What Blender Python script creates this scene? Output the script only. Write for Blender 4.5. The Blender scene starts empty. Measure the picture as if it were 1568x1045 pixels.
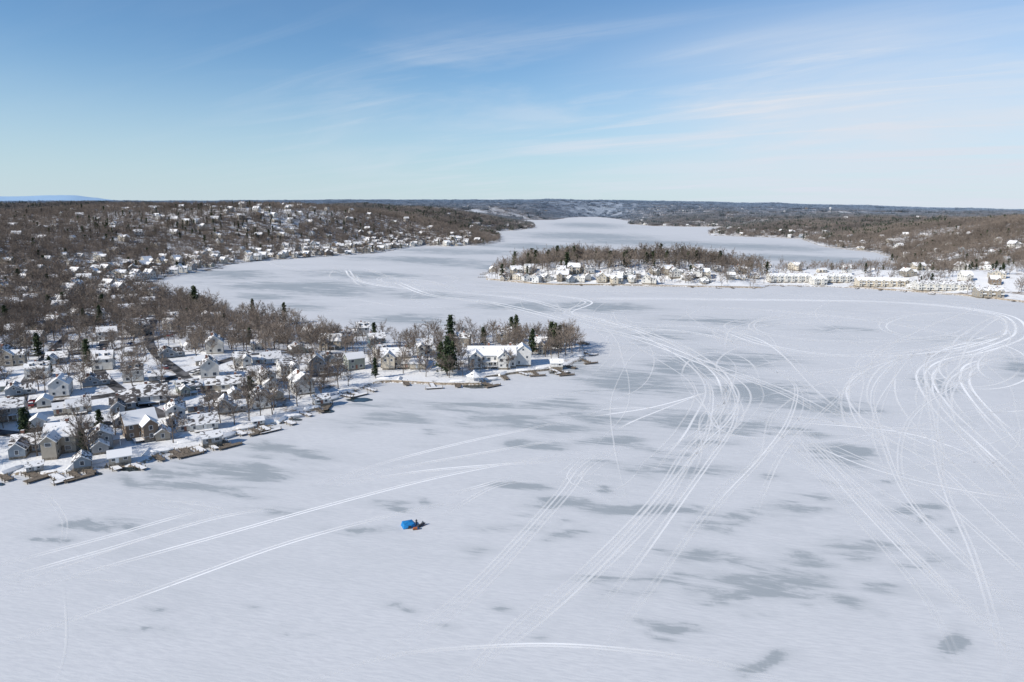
import bpy, math, random
import numpy as np
from mathutils import Vector, Matrix
random.seed(7); rng=np.random.default_rng(11)
scene=bpy.context.scene
# ------------------------------------------------------------------ camera (drone, 80 m above the ice)
CH=80.0; PITCH=math.radians(11.05); ROLL=math.radians(0.4); FPX=1045.0
fwd=np.array([0,math.cos(PITCH),-math.sin(PITCH)])
r0=np.array([1.0,0,0]); u0=np.array([0,math.sin(PITCH),math.cos(PITCH)])
rgt=math.cos(ROLL)*r0+math.sin(ROLL)*u0; upv=-math.sin(ROLL)*r0+math.cos(ROLL)*u0
cam=bpy.data.cameras.new("camera"); co=bpy.data.objects.new("camera",cam); scene.collection.objects.link(co)
M=Matrix(((rgt[0],upv[0],-fwd[0],0),(rgt[1],upv[1],-fwd[1],0),(rgt[2],upv[2],-fwd[2],CH),(0,0,0,1)))
co.matrix_world=M; cam.lens=24; cam.sensor_width=36; cam.clip_start=0.5; cam.clip_end=120000
scene.camera=co
def bearing(px,py):
    return fwd+((px-784)/FPX)*rgt+((522.5-py)/FPX)*upv
def lk(px,py):            # survey: bearing/depression -> point on the lake surface (metres)
    d=bearing(px,py); t=-CH/d[2]; return (d[0]*t,d[1]*t)
# ------------------------------------------------------------------ shoreline
lake=[(-300,140),(-420,20),(-420,-400),(700,-400),(760,300),(600,520)]
lake+=[lk(*p) for p in [(1568,464),(1530,459),(1490,455),(1400,448),(1300,441),(1235,439),(1180,438),(1165,442),(1110,441),(1050,440),(990,439),(950,438),(900,437),(850,437),(800,434),(770,431),(745,429),
 (742,422),(752,415),(800,411),(900,409),(1000,410),(1100,412),(1180,416),(1240,417),(1300,418),(1360,419),(1395,418),
 (1410,413),(1385,409),(1358,403),(1362,394),(1340,387),(1300,383),(1255,377),(1238,371),(1225,366),(1180,364),(1130,362.5),(1086,361),(1084,356),(1105,352.5),(1110,349.5),(1060,347.5),(1000,346.5),(962,343.5),(968,340),(940,335),(915,332.5),(890,332.5),(868,334),(850,337),(800,337.5),(792,340),(815,344),(822,349),(795,353),(755,355),(768,361),(766,371),(740,376),(690,378),(650,377),(620,380),(598,384),(575,388),(520,392),(470,395),(430,398),(385,401),(345,407),(322,414),(290,419),(255,425),(232,434),
 (228,443),(262,452),(300,465),(345,482),(390,492),(450,505),(520,522),(580,524),(620,528),(680,526),(760,522),(830,518),(872,520),
 (893,532),(897,546),(868,563),(840,568),(790,573),(745,580),(738,590),(680,590),(640,588),(600,586),(572,588),(548,600),(520,606),(505,622),(460,636),(438,648),(400,656),(360,664),(338,680),(300,688),(262,692),(235,702),(212,716),(170,716),(135,722),(80,730),(40,728),(0,730),(-60,742)]]
LP=np.array(lake); LQ=np.roll(LP,-1,axis=0)
def sdist(x,y):           # >0 on land, <0 on the lake
    x=np.asarray(x,float).ravel(); y=np.asarray(y,float).ravel(); out=np.empty(len(x))
    for s in range(0,len(x),40000):
        X=x[s:s+40000,None]; Y=y[s:s+40000,None]
        ax,ay=LP[:,0][None],LP[:,1][None]; bx,by=LQ[:,0][None],LQ[:,1][None]
        ex,ey=bx-ax,by-ay; wx,wy=X-ax,Y-ay
        t=np.clip((wx*ex+wy*ey)/(ex*ex+ey*ey),0,1)
        d2=((wx-t*ex)**2+(wy-t*ey)**2).min(1)
        c=((ay<=Y)&(by>Y))|((by<=Y)&(ay>Y))
        xi=ax+(Y-ay)/np.where(by==ay,1e-9,by-ay)*(bx-ax)
        ins=(c&(X<xi)).sum(1)%2
        out[s:s+40000]=np.sqrt(d2)*np.where(ins==1,-1,1)
    return out
def vnoise(x,y,seed=0):
    xi=np.floor(x).astype(np.int64); yi=np.floor(y).astype(np.int64); fx=x-xi; fy=y-yi
    fx=fx*fx*(3-2*fx); fy=fy*fy*(3-2*fy)
    def h(a,b):
        n=(a*374761393+b*668265263+seed*974711)&0x7fffffff
        n=((n^(n>>13))*1274126177)&0x7fffffff
        return ((n^(n>>16))&0xffff)/65535.0
    return (h(xi,yi)*(1-fx)+h(xi+1,yi)*fx)*(1-fy)+(h(xi,yi+1)*(1-fx)+h(xi+1,yi+1)*fx)*fy
def fbm(x,y,seed=0,o=4):
    v=0;a=0.5;s=0
    for i in range(o):
        v=v+a*vnoise(x*2**i,y*2**i,seed+i*17); s+=a; a*=0.5
    return v/s
def ss(a,b,v):
    t=np.clip((v-a)/(b-a),0,1); return t*t*(3-2*t)
def gs(x,y,cx,cy,s): return np.exp(-((x-cx)**2+(y-cy)**2)/(2*s*s))
def terrain(x,y,D=None):
    x=np.asarray(x,float).ravel(); y=np.asarray(y,float).ravel()
    if D is None: D=sdist(x,y)
    D=D+ (fbm(x/9,y/9,5,2)-0.5)*np.clip(np.hypot(x,y)/130,1.5,14)*0.9
    r=np.hypot(x,y); az=np.degrees(np.arctan2(x,y))
    h=np.clip(D*0.7,-3,0.8)
    P=np.maximum(D,0)
    h=h+5.5*ss(2,90,P)
    far=ss(420,900,r)
    h=h+far*ss(0,320,P)*(10+30*fbm(x/420,y/420,3))
    h=h+ss(10,260,P)*(44*gs(x,y,-500,1530,230)+24*gs(x,y,-820,1250,170)+24*gs(x,y,-1500,2100,420)+36*gs(x,y,-700,2700,400)+26*gs(x,y,-180,2300,300)+32*gs(x,y,800,1180,190)+22*gs(x,y,1300,1500,300)+18*gs(x,y,-620,760,150)-14*gs(x,y,-1000,1700,240))
    h=h+ss(60,500,P)*ss(1500,2600,r)*ss(7000,4500,r)*30*(fbm(x/600,y/400,14,3)-.45)*2
    h=h+ss(3,50,P)*7*np.exp(-((y-790)/90.)**2)*ss(-60,0,x)*ss(290,190,x)
    prof=np.interp(az,[-45,-37,-25,-15,5,12,17,26,37,45],[108,110,135,152,186,172,160,130,98,96])
    h=h+ss(0,500,P)*ss(3200,8300,r)*(prof-48+30*(fbm(x/2300,y/2300,9,3)-.5)+8*(fbm(x/420,y/420,4,2)-.5))
    h=h+ss(15000,22000,r)*ss(-26,-33,az)*200*np.exp(-((r-23000)/4000)**2)*(0.8+0.4*fbm(az/3,az*0,2))
    return h
def forest(x,y,D):
    r=np.hypot(x,y)
    f=np.ones_like(r)
    f=np.minimum(f,1-0.75*ss(640,430,r)*ss(350,250,x))
    f=f-0.20*gs(x,y,-480,1330,260)
    f=f-0.40*np.exp(-np.maximum(D,0)/50)*ss(500,900,r)*ss(4500,1800,r)
    isl=np.exp(-((y-780)/120.)**2)*ss(-70,-20,x)
    f=np.where(isl>0.4,np.minimum(f,0.3),f)
    n=fbm(x/230,y/230,21,3); f=f-ss(0.66,0.76,n)*0.55*np.where((r<2600)&(x<100),.25,1)
    n=fbm(x/70,y/70,31,2); f=f-ss(0.45,0.75,n)*0.42
    return np.clip(f,0,1)
TT=np.concatenate([np.arange(120,900,3.0),np.geomspace(900,9000,260)])
def survey(pts):          # bearings -> points on the terrain
    out=[]
    for p in pts:
        d=bearing(*p); n=math.hypot(d[0],d[1])
        X=d[0]/n*TT; Y=d[1]/n*TT; Z=CH+d[2]/n*TT
        Hh=np.maximum(terrain(X,Y),0); k=np.argmax(Z<=Hh)
        if Z[k]<=Hh[k]: out.append((X[k],Y[k],Hh[k]))
        else: out.append(None)
    return out
def catmull(P,step):
    P=[np.array(p,float) for p in P]; P=[2*P[0]-P[1]]+P+[2*P[-1]-P[-2]]; out=[]
    for i in range(1,len(P)-2):
        a,b_,c_,d=P[i-1:i+3]; n=max(2,int(np.linalg.norm(c_-b_)/step))
        for k in range(n):
            t=k/n; out.append(.5*((2*b_)+(-a+c_)*t+(2*a-5*b_+4*c_-d)*t*t+(-a+3*b_-3*c_+d)*t**3))
    out.append(P[-2]); return np.array(out)
# ------------------------------------------------------------------ material helpers
def newmat(name):
    m=bpy.data.materials.new(name); m.use_nodes=True
    nt=m.node_tree; return m,nt,nt.nodes["Principled BSDF"]
def N(nt,t,**k):
    n=nt.nodes.new(t)
    for a,b in k.items(): setattr(n,a,b)
    return n
def L(nt,a,b): nt.links.new(a,b)
def math_(nt,op,a,b=None,clamp=False):
    n=N(nt,'ShaderNodeMath',operation=op); n.use_clamp=clamp
    for i,v in enumerate((a,b)):
        if v is None: continue
        if isinstance(v,(int,float)): n.inputs[i].default_value=v
        else: L(nt,v,n.inputs[i])
    return n.outputs[0]
def rampf(nt,v,a,b):
    n=N(nt,'ShaderNodeMapRange',interpolation_type='SMOOTHSTEP'); n.clamp=True
    L(nt,v,n.inputs[0])
    if a<b: n.inputs[1].default_value=a; n.inputs[2].default_value=b
    else:
        n.inputs[1].default_value=b; n.inputs[2].default_value=a; n.inputs[3].default_value=1; n.inputs[4].default_value=0
    return n.outputs[0]
def mixc(nt,f,a,b):
    n=N(nt,'ShaderNodeMix',data_type='RGBA')
    if isinstance(f,(int,float)): n.inputs[0].default_value=f
    else: L(nt,f,n.inputs[0])
    for i,v in ((6,a),(7,b)):
        if isinstance(v,tuple): n.inputs[i].default_value=(*v,1)
        else: L(nt,v,n.inputs[i])
    return n.outputs[2]
def noise(nt,scale,detail=4,sc=(1,1,1),rot=0,loc=(0,0,0),coord='pos',dist=0.0,rough=0.5):
    if coord=='pos': g=N(nt,'ShaderNodeNewGeometry').outputs['Position']
    else: g=N(nt,'ShaderNodeTexCoord').outputs['Object']
    r_=N(nt,'ShaderNodeMapping'); r_.inputs['Rotation'].default_value=(0,0,rot); L(nt,g,r_.inputs[0])
    mp=N(nt,'ShaderNodeMapping')
    mp.inputs['Scale'].default_value=sc; mp.inputs['Location'].default_value=loc
    L(nt,r_.outputs[0],mp.inputs[0])
    n=N(nt,'ShaderNodeTexNoise'); n.inputs['Scale'].default_value=scale; n.inputs['Detail'].default_value=detail
    n.inputs['Distortion'].default_value=dist; n.inputs['Roughness'].default_value=rough
    L(nt,mp.outputs[0],n.inputs['Vector']); return n.outputs[0]
def simple(name,col,rough=0.8,var=0.15,nscale=1.5,spec=0.2,coord='obj'):
    m,nt,b=newmat(name)
    n=noise(nt,nscale,4,coord=coord)
    dark=tuple(c*(1-var*1.6) for c in col); lite=tuple(min(1,c*(1+var)) for c in col)
    c=mixc(nt,rampf(nt,n,0.3,0.7),dark,lite)
    L(nt,c,b.inputs['Base Color']); b.inputs['Roughness'].default_value=rough
    b.inputs['Specular IOR Level'].default_value=spec
    return m
# --- materials
def bark_mat(name,a,bcol,haze_tint):
    m,nt,b=newmat(name)
    oi=N(nt,'ShaderNodeObjectInfo')
    stand=noise(nt,.0075,3)      # different stands: grey oak, tan beech, dark thicket
    f0=math_(nt,'ADD',math_(nt,'MULTIPLY',oi.outputs['Random'],.55),math_(nt,'MULTIPLY',rampf(nt,stand,.35,.65),.45))
    c=mixc(nt,f0,a,bcol)
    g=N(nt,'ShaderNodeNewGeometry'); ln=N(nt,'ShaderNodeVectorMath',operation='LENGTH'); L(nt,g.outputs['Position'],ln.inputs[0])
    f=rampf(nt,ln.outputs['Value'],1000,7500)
    c3=mixc(nt,f,c,haze_tint)  # aerial haze painted into the tree colour, growing with distance from the origin
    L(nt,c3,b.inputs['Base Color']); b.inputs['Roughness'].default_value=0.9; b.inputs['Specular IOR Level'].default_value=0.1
    return m
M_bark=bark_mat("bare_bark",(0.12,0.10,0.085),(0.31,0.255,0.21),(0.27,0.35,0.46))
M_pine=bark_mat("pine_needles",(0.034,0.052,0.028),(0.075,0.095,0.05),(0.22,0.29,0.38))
M_trunk=simple("trunk_bark",(0.15,0.125,0.105),0.9)
def snow_roof(name,lo,hi):
    m,nt,b=newmat(name)
    n=noise(nt,0.5,5,sc=(1,2.2,1),coord='obj',rough=0.65)
    oi=N(nt,'ShaderNodeObjectInfo')
    s=math_(nt,'ADD',n,math_(nt,'MULTIPLY',math_(nt,'SUBTRACT',oi.outputs['Random'],0.5),0.24))
    f=rampf(nt,s,lo,hi)
    c=mixc(nt,f,(0.10,0.09,0.085),(0.84,0.83,0.82))
    L(nt,c,b.inputs['Base Color']); b.inputs['Roughness'].default_value=0.85; b.inputs['Specular IOR Level'].default_value=0.1
    return m
M_roof=snow_roof("snowy_shingles",0.36,0.42)
M_roof2=snow_roof("melted_shingles",0.46,0.52)
def siding(name,col):
    m,nt,b=newmat(name)
    n=noise(nt,0.7,4,coord='obj'); c=mixc(nt,rampf(nt,n,0.3,0.7),tuple(x*0.86 for x in col),col)
    w=N(nt,'ShaderNodeTexWave',wave_type='BANDS',bands_direction='Z'); w.inputs['Scale'].default_value=1.6
    tc=N(nt,'ShaderNodeTexCoord'); L(nt,tc.outputs['Object'],w.inputs[0])
    bp=N(nt,'ShaderNodeBump'); bp.inputs['Strength'].default_value=0.4; bp.inputs['Distance'].default_value=0.03
    L(nt,w.outputs[1],bp.inputs['Height']); L(nt,bp.outputs[0],b.inputs['Normal'])
    L(nt,c,b.inputs['Base Color']); b.inputs['Roughness'].default_value=0.7; b.inputs['Specular IOR Level'].default_value=0.2
    return m
WALLS=[siding("siding_"+n,c) for n,c in [("white",(0.70,0.69,0.66)),("cream",(0.60,0.54,0.44)),("grey",(0.33,0.335,0.34)),("tan",(0.38,0.34,0.28)),("blue_grey",(0.27,0.31,0.35)),("brown",(0.22,0.17,0.13)),("sage",(0.32,0.34,0.29)),("brick_red",(0.25,0.13,0.10)),("offwhite",(0.66,0.64,0.59))]]
M_teal=siding("siding_teal",(0.16,0.27,0.32))
M_glass=simple("window_glass",(0.06,0.07,0.085),0.15,0.1,spec=0.6)
M_trim=simple("white_trim",(0.75,0.75,0.73),0.6,0.05)
M_brick=simple("chimney_brick",(0.28,0.15,0.11),0.9)
M_stone=simple("foundation_stone",(0.25,0.22,0.18),0.9,0.3,2)
M_wood=simple("weathered_wood",(0.19,0.155,0.12),0.85,0.25,2)
M_snow=simple("snow_cover",(0.84,0.83,0.82),0.9,0.04,0.6)
# ------------------------------------------------------------------ mesh builder
class MB:
    def __init__(s): s.v=[];s.f=[];s.m=[];s.mats=[]
    def mi(s,mat):
        if mat not in s.mats: s.mats.append(mat)
        return s.mats.index(mat)
    def poly(s,pts,mat):
        k=len(s.v); s.v+= [tuple(p) for p in pts]; s.f.append(tuple(range(k,k+len(pts)))); s.m.append(s.mi(mat))
    def box(s,x0,x1,y0,y1,z0,z1,mat,top=None):
        k=len(s.v); s.v+=[(x0,y0,z0),(x1,y0,z0),(x1,y1,z0),(x0,y1,z0),(x0,y0,z1),(x1,y0,z1),(x1,y1,z1),(x0,y1,z1)]
        a=s.mi(mat); t=s.mi(top) if top else a
        for f,mm in (((3,2,1,0),a),((4,5,6,7),t),((0,1,5,4),a),((1,2,6,5),a),((2,3,7,6),a),((3,0,4,7),a)):
            s.f.append(tuple(i+k for i in f)); s.m.append(mm)
    def prism(s,prof,axis0,axis1,mat,f2=None):
        n=len(prof); k=len(s.v)
        for t in (axis0,axis1):
            for a,z in prof: s.v.append(f2(a,z,t))
        mm=s.mi(mat)
        s.f.append(tuple(k+i for i in range(n))[::-1]); s.m.append(mm)
        s.f.append(tuple(k+n+i for i in range(n))); s.m.append(mm)
        for i in range(n):
            j=(i+1)%n; s.f.append((k+i,k+j,k+n+j,k+n+i)); s.m.append(mm)
    def cyl(s,cx,cy,z0,z1,ra,rb,n,mat,cap=True):
        k=len(s.v)
        for r,z in ((ra,z0),(rb,z1)):
            for i in range(n):
                a=2*math.pi*i/n; s.v.append((cx+r*math.cos(a),cy+r*math.sin(a),z))
        mm=s.mi(mat)
        for i in range(n):
            j=(i+1)%n; s.f.append((k+i,k+j,k+n+j,k+n+i)); s.m.append(mm)
        if cap: s.f.append(tuple(k+n+i for i in range(n))); s.m.append(mm)
    def mesh(s,name,smooth=False):
        me=bpy.data.meshes.new(name); me.from_pydata(s.v,[],s.f)
        for m in s.mats: me.materials.append(m)
        me.polygons.foreach_set('material_index',s.m)
        if smooth: me.polygons.foreach_set('use_smooth',[True]*len(s.f))
        me.update(); return me
def addobj(name,me,loc=(0,0,0),rot=0,sc=(1,1,1)):
    o=bpy.data.objects.new(name,me); o.location=loc; o.rotation_euler=(0,0,rot); o.scale=sc
    scene.collection.objects.link(o); return o
# ------------------------------------------------------------------ village road lines
roads=[[(-20,665),(60,668),(140,655),(250,640),(330,610),(430,585),(520,575)],[(-20,620),(70,620),(180,605),(280,575),(380,545),(480,540)],[(-20,545),(90,545),(200,532),(300,505),(390,510)],[(60,668),(30,620),(60,560),(110,510)],[(250,640),(190,605),(150,560),(170,500)],[(330,610),(280,575),(230,530),(235,490)]]
roadW=[catmull([(a[0],a[1]) for a in survey(rd) if a],3) for rd in roads]
RP=np.concatenate(roadW)
# ------------------------------------------------------------------ houses
def gable(b,cx,cy,w,d,z0,h,rh,wall,roof,along='x',ov=0.45,th=0.28,win=True,floors=2,skip=()):
    def T(a,c,z): return (cx+a,cy+c,z) if along=='x' else (cx-c,cy+a,z)
    hw,hd=w/2,d/2
    P=lambda a,c,z:T(a,c,z)
    zf=z0-2.0; fz=z0+0.45
    for (a0,c0,a1,c1) in ((-hw,-hd,hw,-hd),(hw,-hd,hw,hd),(hw,hd,-hw,hd),(-hw,hd,-hw,-hd)):
        b.poly([P(a0,c0,zf),P(a1,c1,zf),P(a1,c1,fz),P(a0,c0,fz)],M_stone)
        b.poly([P(a0,c0,fz),P(a1,c1,fz),P(a1,c1,z0+h),P(a0,c0,z0+h)],wall)
    b.poly([P(hw,-hd,z0+h),P(hw,hd,z0+h),P(hw,0,z0+h+rh)],wall)
    b.poly([P(-hw,hd,z0+h),P(-hw,-hd,z0+h),P(-hw,0,z0+h+rh)],wall)
    sl=rh/hd; e=hd+ov; ze=z0+h-ov*sl
    for sgn in (-1,1):
        lo=(sgn*e,ze); hi=(0,z0+h+rh)
        a0,a1=-hw-ov,hw+ov
        top=[P(a0,lo[0],lo[1]+th),P(a1,lo[0],lo[1]+th),P(a1,0,hi[1]+th),P(a0,0,hi[1]+th)]
        bot=[P(a0,lo[0],lo[1]+.03),P(a1,lo[0],lo[1]+.03),P(a1,0,hi[1]+.03),P(a0,0,hi[1]+.03)]
        if sgn==1: top=top[::-1]
        b.poly(top,roof); b.poly(bot if sgn==1 else bot[::-1],M_trim)
        b.poly([P(a0,lo[0],lo[1]+.03),P(a1,lo[0],lo[1]+.03),P(a1,lo[0],lo[1]+th),P(a0,lo[0],lo[1]+th)],M_trim)
        for a in (a0,a1):
            b.poly([P(a,lo[0],lo[1]+.03),P(a,0,hi[1]+.03),P(a,0,hi[1]+th),P(a,lo[0],lo[1]+th)],M_trim)
    if not win: return
    def window(side,u,z,ww=1.1,wh=1.35):
        for ex,g,mat in ((0.0,0.04,M_trim),(0.13,0.07,M_glass)):
            x0,x1=u-ww/2-0.13+ex,u+ww/2+0.13-ex; y0,y1=z-wh/2-0.13+ex,z+wh/2+0.13-ex
            if side==0: q=[P(x0,-hd-g,y0),P(x1,-hd-g,y0),P(x1,-hd-g,y1),P(x0,-hd-g,y1)]
            if side==1: q=[P(x1,hd+g,y0),P(x0,hd+g,y0),P(x0,hd+g,y1),P(x1,hd+g,y1)]
            if side==2: q=[P(hw+g,x0,y0),P(hw+g,x1,y0),P(hw+g,x1,y1),P(hw+g,x0,y1)]
            if side==3: q=[P(-hw-g,x1,y0),P(-hw-g,x0,y0),P(-hw-g,x0,y1),P(-hw-g,x1,y1)]
            b.poly(q,mat)
    for side in range(4):
        if side in skip: continue
        ln=w if side<2 else d
        n=max(1,int(ln/2.9))
        for fl in range(floors):
            for i in range(n):
                if random.random()<0.18: continue
                ww=random.choice((.9,1.0,1.5)); wh=random.choice((1.1,1.3,1.4))
                window(side,-ln/2+ln*(i+0.5)/n,z0+1.75+fl*2.75,min(ww,ln/n-.4),wh)
        if side>=2 and rh>2: window(side,0,z0+h+rh*0.33,0.9,1.0)
    u=-w/2+w*0.5+random.uniform(-1,1)
    b.poly([P(u-.5,-hd-.09,z0+.5),P(u+.5,-hd-.09,z0+.5),P(u+.5,-hd-.09,z0+2.55),P(u-.5,-hd-.09,z0+2.55)],random.choice((M_trim,M_brick,M_wood)))
def deck(b,x0,x1,y0,y1,z,steps=True):
    b.box(x0,x1,y0,y1,z-.2,z,M_wood,top=M_snow)
    for x in (x0+.15,(x0+x1)/2,x1-.15): b.box(x-.1,x+.1,y0+.02,y0+.22,z-3.2,z-.2,M_trim)
    for x in np.linspace(x0,x1,max(3,int((x1-x0)/1.2))): b.box(x-.04,x+.04,y0-.02,y0+.06,z,z+.95,M_trim)
    b.box(x0-.05,x1+.05,y0-.03,y0+.07,z+.95,z+1.03,M_trim)
def make_house(seed,wall,big=1.0,roof=None,floors=2):
    random.seed(seed); b=MB(); roof=roof or (M_roof if random.random()<0.75 else M_roof2)
    w=random.uniform(8,11)*big; d=random.uniform(6.6,8)*big; h=2.8*floors+0.1; rh=d/2*random.uniform(0.6,1.0)
    gable(b,0,0,w,d,0,h,rh,wall,roof,'x',floors=floors)
    k=random.random()
    if k<0.5:
        ww=w*random.uniform(.38,.5); ox=random.choice((-1,1))*(w-ww)/2*0.75; wd=2.6
        gable(b,ox,-d/2-wd/2+1.2,wd+2.4+d*0.5,ww,0,h*0.98-0.1,ww/2*0.85,wall,roof,'y',floors=floors,skip=(2,))
    elif k<0.75:
        sw=random.uniform(3.5,5); gable(b,-(w/2+sw/2-.02),0.6,sw,d*0.75,0,2.8,d*.75/2*.7,wall,roof,'x',floors=1,skip=(2,))
    if random.random()<0.6: deck(b,-w*.35,w*.3,-d/2-2.6 if k>=.5 else -d/2-4.6,-d/2-.05,random.choice((.6,2.9)) if floors>1 else .6)
    if random.random()<0.7:
        cx=random.uniform(-w*.35,w*.35); b.box(cx-.45,cx+.45,.5,1.4,h,h+rh+1.1,M_brick,top=M_snow)
    if random.random()<0.35:
        for ux in (-w*.22,w*.22):
            zz=h+rh*.35
            b.box(ux-.8,ux+.8,-d*.36,-.2,h,zz+1.3,wall,top=roof)
            b.poly([(ux-.5,-d*.36-.04,zz+.1),(ux+.5,-d*.36-.04,zz+.1),(ux+.5,-d*.36-.04,zz+1.1),(ux-.5,-d*.36-.04,zz+1.1)],M_glass)
    return b.mesh("house_mesh")
HM=[make_house(100+i,WALLS[[0,8,2,3,0,4,8,5,0,6,8,3,2,0,0,4,2,8,1,8][i]],floors=2 if i%3 else 1) for i in range(20)]
HI=[make_house(300+i,WALLS[[1,8,3,0,1,8][i]],1.15,M_roof) for i in range(6)]
houses=[]
def place_house(px,py,rot,me=None,sc=1.0,name="house",pos=None):
    p=pos or survey([(px,py)])[0]
    if p is None: return None
    me=me or random.choice(HM)
    o=addobj(name,me,(p[0],p[1],p[2]),math.radians(rot),(sc,sc,sc)); houses.append((p[0],p[1],7.0*sc)); return o
random.seed(5)
near=[(100,692),(157,684),(215,668),(48,690),(122,632),(95,606),(18,642),(60,578),(232,614),(288,600),(312,658),(345,632),(400,625),(322,577),(372,562),(256,548),(300,522),(215,512),(165,522),(120,532),(415,557),(440,574),(462,602),(140,497),(25,518),(262,497),(372,503),(484,568),(24,604),(160,566),(205,583),(270,646),(505,556),(352,597),(408,590),(-30,660),(330,540),(90,555),(455,540),(95,480),(45,480),(195,485),(10,560),(-20,600),(140,590),(318,497),(190,628)]
for i,p in enumerate(near):
    place_house(p[0],p[1],random.choice((28,28,118,35,22,118))+random.uniform(-9,9),random.choice(HM),random.uniform(.82,1.08))
for i,p in enumerate([(60,655),(185,652),(250,672),(360,612),(300,632),(425,612),(130,655),(240,585),(310,560),(70,625),(390,575),(200,545)]):
    b=MB(); random.seed(900+i); gable(b,0,0,5.5,4.5,0,2.5,1.5,WALLS[(0,2,3,8,4,1)[i%6]],M_roof,'x',floors=1); place_house(p[0],p[1],random.choice((28,118)),b.mesh("garage_mesh"),1,"garage")
random.seed(55)
place_house(543,566,35,make_house(501,WALLS[6],.85,M_roof),1)
place_house(577,532,20,make_house(502,M_teal,.95,M_roof),1)
place_house(530,528,20,make_house(503,WALLS[4],.9,M_roof),1)
place_house(556,515,15,make_house(504,WALLS[2],.8,M_roof),1)
place_house(650,543,10,make_house(505,WALLS[8],.95,M_roof),1)
place_house(710,531,-10,make_house(506,WALLS[3],.8),1)
place_house(772,524,10,make_house(507,WALLS[1],.9,M_roof),1)
place_house(826,540,-8,make_house(508,WALLS[3],.8,M_roof),1)
place_house(640,566,4,make_house(509,WALLS[1],.7,M_roof,1),1)
b=MB(); gable(b,0,0,15,9,0,5.8,3.2,WALLS[1],M_roof,'x'); gable(b,-3.5,-3.6,8,6,0,5.7,2.4,WALLS[1],M_roof,'y',skip=(2,)); gable(b,10,-1,6,7,0,2.9,1.8,WALLS[8],M_roof,'x',floors=1,skip=(3,)); deck(b,0.3,7,-7,-4.6,.7); b.box(4,5,1,2,5,10.4,M_brick,top=M_snow)
place_house(608,562,5,b.mesh("cream_house_mesh"),1,"cream_house")
b=MB(); gable(b,0,0,24,10,0,6.2,3.6,WALLS[0],M_roof,'x')
gable(b,-8,-4.3,5.5+3,6,0,6.0,2.6,WALLS[0],M_roof,'y',skip=(2,)); gable(b,6,-4.3,8.5,6,0,6.0,2.6,WALLS[0],M_roof,'y',skip=(2,))
gable(b,15.8,2,8,8,0,7.4,3,WALLS[0],M_roof,'y'); deck(b,-4.7,2.8,-8,-5.1,.8); b.box(-4.6,2.6,-7.4,-5.02,3.1,3.35,M_trim,top=M_snow)
for x in (-4.4,-2,.4,2.4): b.box(x-.12,x+.12,-7.3,-7.06,.8,3.1,M_trim)
b.box(-2,-1,.8,2,6,11.5,M_brick,top=M_snow); b.box(9,10,.8,2,6,11.3,M_brick,top=M_snow)
place_house(753,560,3,b.mesh("white_lake_house_mesh"),1,"white_lake_house"); houses.append((lk(790,560)[0],lk(790,560)[1],9)); houses.append((lk(725,560)[0],lk(725,560)[1],9))
def town(n,uw,wall):
    b=MB(); W=n*uw
    gable(b,0,0,W,11,0,6.4,2.8,wall,M_roof,'x',win=True)
    for i in range(n):
        x=-W/2+uw*(i+.5)
        gable(b,x-uw*.22,-4.6,5.4,uw*.42,0,6.2,1.4,wall,M_roof,'y',skip=(0,1,2))
        b.box(x+.1,x+uw*.42,-7.0,-5.6,3.0,3.15,M_trim,top=M_snow); b.box(x+.1,x+uw*.42,-7.0,-6.95,3.15,4.1,M_trim)
        b.box(x-.3,x+.3,1.0,1.6,7.6,10.2,M_brick,top=M_snow)
    return b.mesh("townhouse_mesh")
for px,py,n,rot,w in ((1207,432,6,2,8),(1275,432,5,0,8),(1350,439,7,-5,1),(1443,445,7,-7,8),(1252,436,2,0,8),(1512,455,3,-10,3)):
    p=survey([(px,py)])[0]
    addobj("townhouse_row",town(n,7.6,WALLS[w]),p,math.radians(rot))
    for k in range(-3,4): houses.append((p[0]+k*8,p[1],10))
random.seed(9)
for px in range(756,1172,15):
    for py in (419,426,432):
        if random.random()<(0.5 if py<430 else .58) and not(py==432 and px<775):
            place_house(px+random.uniform(-7,7),py+random.uniform(-3,3)-(1.5 if px>1000 else 0),random.uniform(-25,25)+(90 if random.random()<.4 else 0),random.choice(HI if random.random()<.6 else HM),random.uniform(.75,1.12))
def far_houses(nn,cond,seed,rmin,rmax,azmin,azmax,sep=17,big=1.0,road=False,base=0.0):
    g=np.random.default_rng(seed); c=0
    r=np.sqrt(g.uniform(rmin**2,rmax**2,nn*60)); a=np.radians(g.uniform(azmin,azmax,nn*60))
    x=r*np.sin(a); y=r*np.cos(a); D=sdist(x,y); z=terrain(x,y,D)
    ok=cond(x,y,D,z,g)&(D>9)
    for i in np.nonzero(ok)[0]:
        if c>=nn: break
        if any((x[i]-h[0])**2+(y[i]-h[1])**2<sep*sep for h in houses[-600:]): continue
        if road and ((RP-(x[i],y[i]))**2).sum(1).min()<90: continue
        s=g.uniform(.8,1.15)*big
        addobj("house",HM[int(g.integers(len(HM)))] if g.random()<.75 else HI[int(g.integers(6))],(x[i],y[i],z[i]),base+g.uniform(-.6,.6)+(1.57 if g.random()<.4 else 0),(s,s,s)); houses.append((x[i],y[i],7.4*s)); c+=1
far_houses(30,lambda x,y,D,z,g:(x<-60)&(D>10),77,230,560,-40,-8,15.5,.82,True,.45)
far_houses(190,lambda x,y,D,z,g:(x<-100)&(D<70),1,650,1800,-37,-3,15,1.05)
far_houses(165,lambda x,y,D,z,g:g.random(len(x))<gs(x,y,-470,1330,240),2,900,1800,-37,-4,18,1.05)
far_houses(45,lambda x,y,D,z,g:(x<0)&(D>40),3,480,1000,-40,-20,20,.9)
far_houses(35,lambda x,y,D,z,g:(x<-200)&(D>40),33,1000,2200,-38,-14,30,1.0)
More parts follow.
